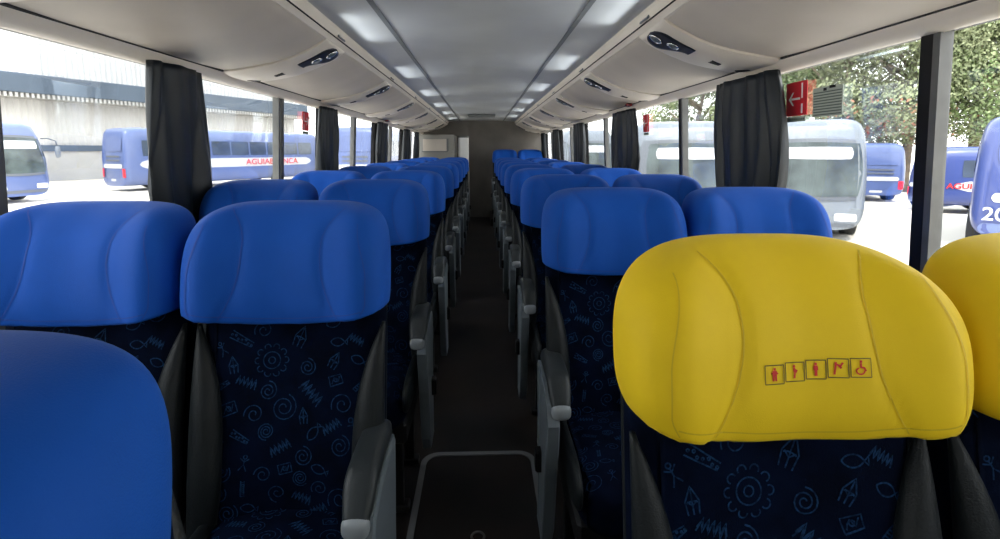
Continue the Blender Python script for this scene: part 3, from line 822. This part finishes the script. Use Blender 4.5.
# body centre line is to the left of that side
off = Vector((-math.sin(ang), math.cos(ang)))*1.3
Lb = math.hypot(ex-cx, ey-cy)
bus(cx+off.x, cy+off.y, rz, Lb, 2.6, 3.55, M['buslight'], 'long blue coach with white band and red lettering, seen side-on through the left windows', 'rear', 'AGUIABRANCA', (.69, .15), nwin=9)
bus(at(8, 22)-4.4, 23.5, R(-90)+PI+R(-12)-PI, 11, 2.6, 3.4, M['bussilver'], 'silver coach front cropped at the far left edge of the photo', 'front') if False else None
bus(at(47, 23), 22.5, R(78), 11, 2.6, 3.55, M['buslight'], 'blue and silver coach cropped by the left edge, its nose pointing right', 'front', lowband=True)
bus(at(357, 27), 27, R(-3), 11, 2.6, 3.55, M['buslight'], 'pale blue coach end seen between the second and third left curtains', 'rear')
bus(at(400, 45), 45, R(2), 11, 2.6, 3.4, M['busblue'], 'distant blue coach seen past the third left curtain', 'front')
# right yard
bus(at(818, 12.4), 12.4, R(-28), 9, 2.5, 3.12, M['bussilver'], 'silver coach front with wide windscreen beside the nearest right curtain', 'front', mir=(-1,))
bus(at(682, 13.0), 13.0, R(-19), 9, 2.75, 3.10, M['bussilver'], 'silver coach front with large mirror, seen between the two nearest right curtains', 'front')
bus(at(887, 21.5), 21.5, R(-18), 8, 2.35, 2.62, M['buslight'], 'pale blue coach rear with red tail lamps, left of the black window post', 'rear')
bus(16.6, 18.5, R(-115), 12, 2.3, 2.42, M['busblue'], 'blue coach with white band and red lettering, right of the black window post', 'rear', 'AGUIABRANCA', (.13, .11), nwin=9)
bus(at(990, 11)+.95, 10.2, R(-46), 6, 2.5, 3.12, M['busblue'], 'blue coach corner with white number, cropped by the right edge of the photo', 'rear', num=('20', .42, (-.82, -.06, .85), (R(90), 0, 0)))
bus(at(590, 24), 24, R(0), 11, 2.6, 3.3, M['bussilver'], 'silver coach seen between the second and third right curtains', 'front')
bus(at(560, 40), 40, R(0), 11, 2.6, 3.3, M['bussilver'], 'distant silver coach seen past the third right curtain', 'front')

# warehouse on the left
A = Vector((at(-130, 30), 30)); 
P0 = Vector((-33.7, 35)); P1 = Vector((-22.2, 61)); d = (P1-P0); Lf = d.length; d.normalize()
r = empty('warehouse', (P0.x, P0.y, GZ), math.atan2(d.y, d.x), 'long white warehouse with dark blue-grey canopy beam beyond the left windows', 'building')
g = MB()
n = 260; rows = [[], []]
for k in range(n+1):
    x = -22+(Lf+22)*k/n; yv = .06*(1 if (k//1) % 2 else -1)
    rows[0].append((x, yv, 2.3)); rows[1].append((x, yv, 14))
g.grid(rows, 0, False); g.box(-22, Lf, .2, 9, 0, 13.9, 0); g.build('corrugated_wall', M['facade'], r, recalc=False)
g = MB(); g.box(-22, Lf, -.1, .2, 0, 2.3, 0); g.build('base_wall', M['facade_low'], r)
g = MB(); g.box(-22, Lf, -.25, -.05, 2.2, 2.65); g.build('lower_rail', M['beam'], r)
g = MB(); g.box(-22, Lf, -2.2, -.1, 6.15, 7.45, bev=.05); cb = g.build('canopy_beam', M['beam'], r)
g = MB()
for k in range(170): g.box(-22+.3*k, -22+.3*k+.16, -2.1, -.3, 5.85, 6.15)
g.build('canopy_bracket', M['facade_low'], cb)
# trees on the right
def tree(x, y, h, rad, m, label, seed, flowers=False, nl=9000, ls=.2):
    rnd = random.Random(seed)
    r = empty('tree', (x, y, GZ), 0, label, 'tree', 'trees behind the right yard')
    g = MB(); g.tube([(0, 0, -.1), (.1, .05, h*.25), (-.1, .1, h*.5), (.2, 0, h*.75)], [.28, .22, .17, .08], 10)
    for k in range(7):
        a = rnd.uniform(0, 6.28); z = h*rnd.uniform(.3, .6); q = rad*rnd.uniform(.5, .9)
        g.tube([(0, 0, z), (q*.5*math.cos(a), q*.5*math.sin(a), z+h*.1), (q*math.cos(a), q*math.sin(a), z+h*.2)], [.12, .08, .03], 7)
    g.build('trunk', M['bark'], r)
    cl = []
    for k in range(34):
        a = rnd.uniform(0, 6.28); q = rad*math.sqrt(rnd.random())*.9; z = h*rnd.uniform(.26, .95)
        q *= math.sqrt(max(.1, 1-((z/h-.55)/.5)**2))
        cl.append((q*math.cos(a), q*math.sin(a), z, rad*rnd.uniform(.26, .44)))
    g = MB(); f = MB()
    for i in range(nl):
        c = rnd.choice(cl); u = Vector((rnd.gauss(0, 1), rnd.gauss(0, 1), rnd.gauss(0, 1))).normalized()*c[3]*rnd.uniform(.7, 1.05)
        p = Vector(c[:3])+Vector((u.x, u.y, u.z*.75)); nrm = (u.normalized()+Vector((rnd.uniform(-.7, .7), rnd.uniform(-.7, .7), rnd.uniform(-.4, .8)))).normalized()
        t = nrm.orthogonal().normalized(); b = nrm.cross(t); s_ = ls*rnd.uniform(.6, 1.3)
        tgt = f if (flowers and p.z < h*.38 and rnd.random() < .12) else g
        tgt.add([p-t*s_, p-b*s_*.5, p+t*s_, p+b*s_*.5], [(0, 1, 2, 3)], 0, False)
    g.build('foliage', m, r, recalc=False)
    if f.v: f.build('blossom', M['flower'], r, recalc=False)
TR = [(700, 36, 9, 4.5, 'leaf2', 'pale hazy tree above the silver coach, between the two nearest right curtains', 0, .2),
      (775, 34, 11, 4.8, 'leaf2', 'pale leafy tree behind the red arrow sign', 0, .2),
      (850, 29, 13, 5.0, 'leaf', 'broad leafy tree with orange blossom behind the silver coach front', 1, .19),
      (915, 27, 12, 4.6, 'leaf', 'leafy tree directly behind the pale blue coach rear', 1, .17),
      (985, 26, 14, 5.0, 'leaf2', 'tall tree filling the window right of the black post', 0, .18),
      (1060, 24, 13, 5.0, 'leaf', 'tree at the right edge behind the blue numbered coach', 0, .18)]
for i, (px, D, h, rad, m, lab, fl, ls) in enumerate(TR):
    tree(at(px, D), D, h, rad, M[m], lab, 40+i, fl, 26000, ls*.58)
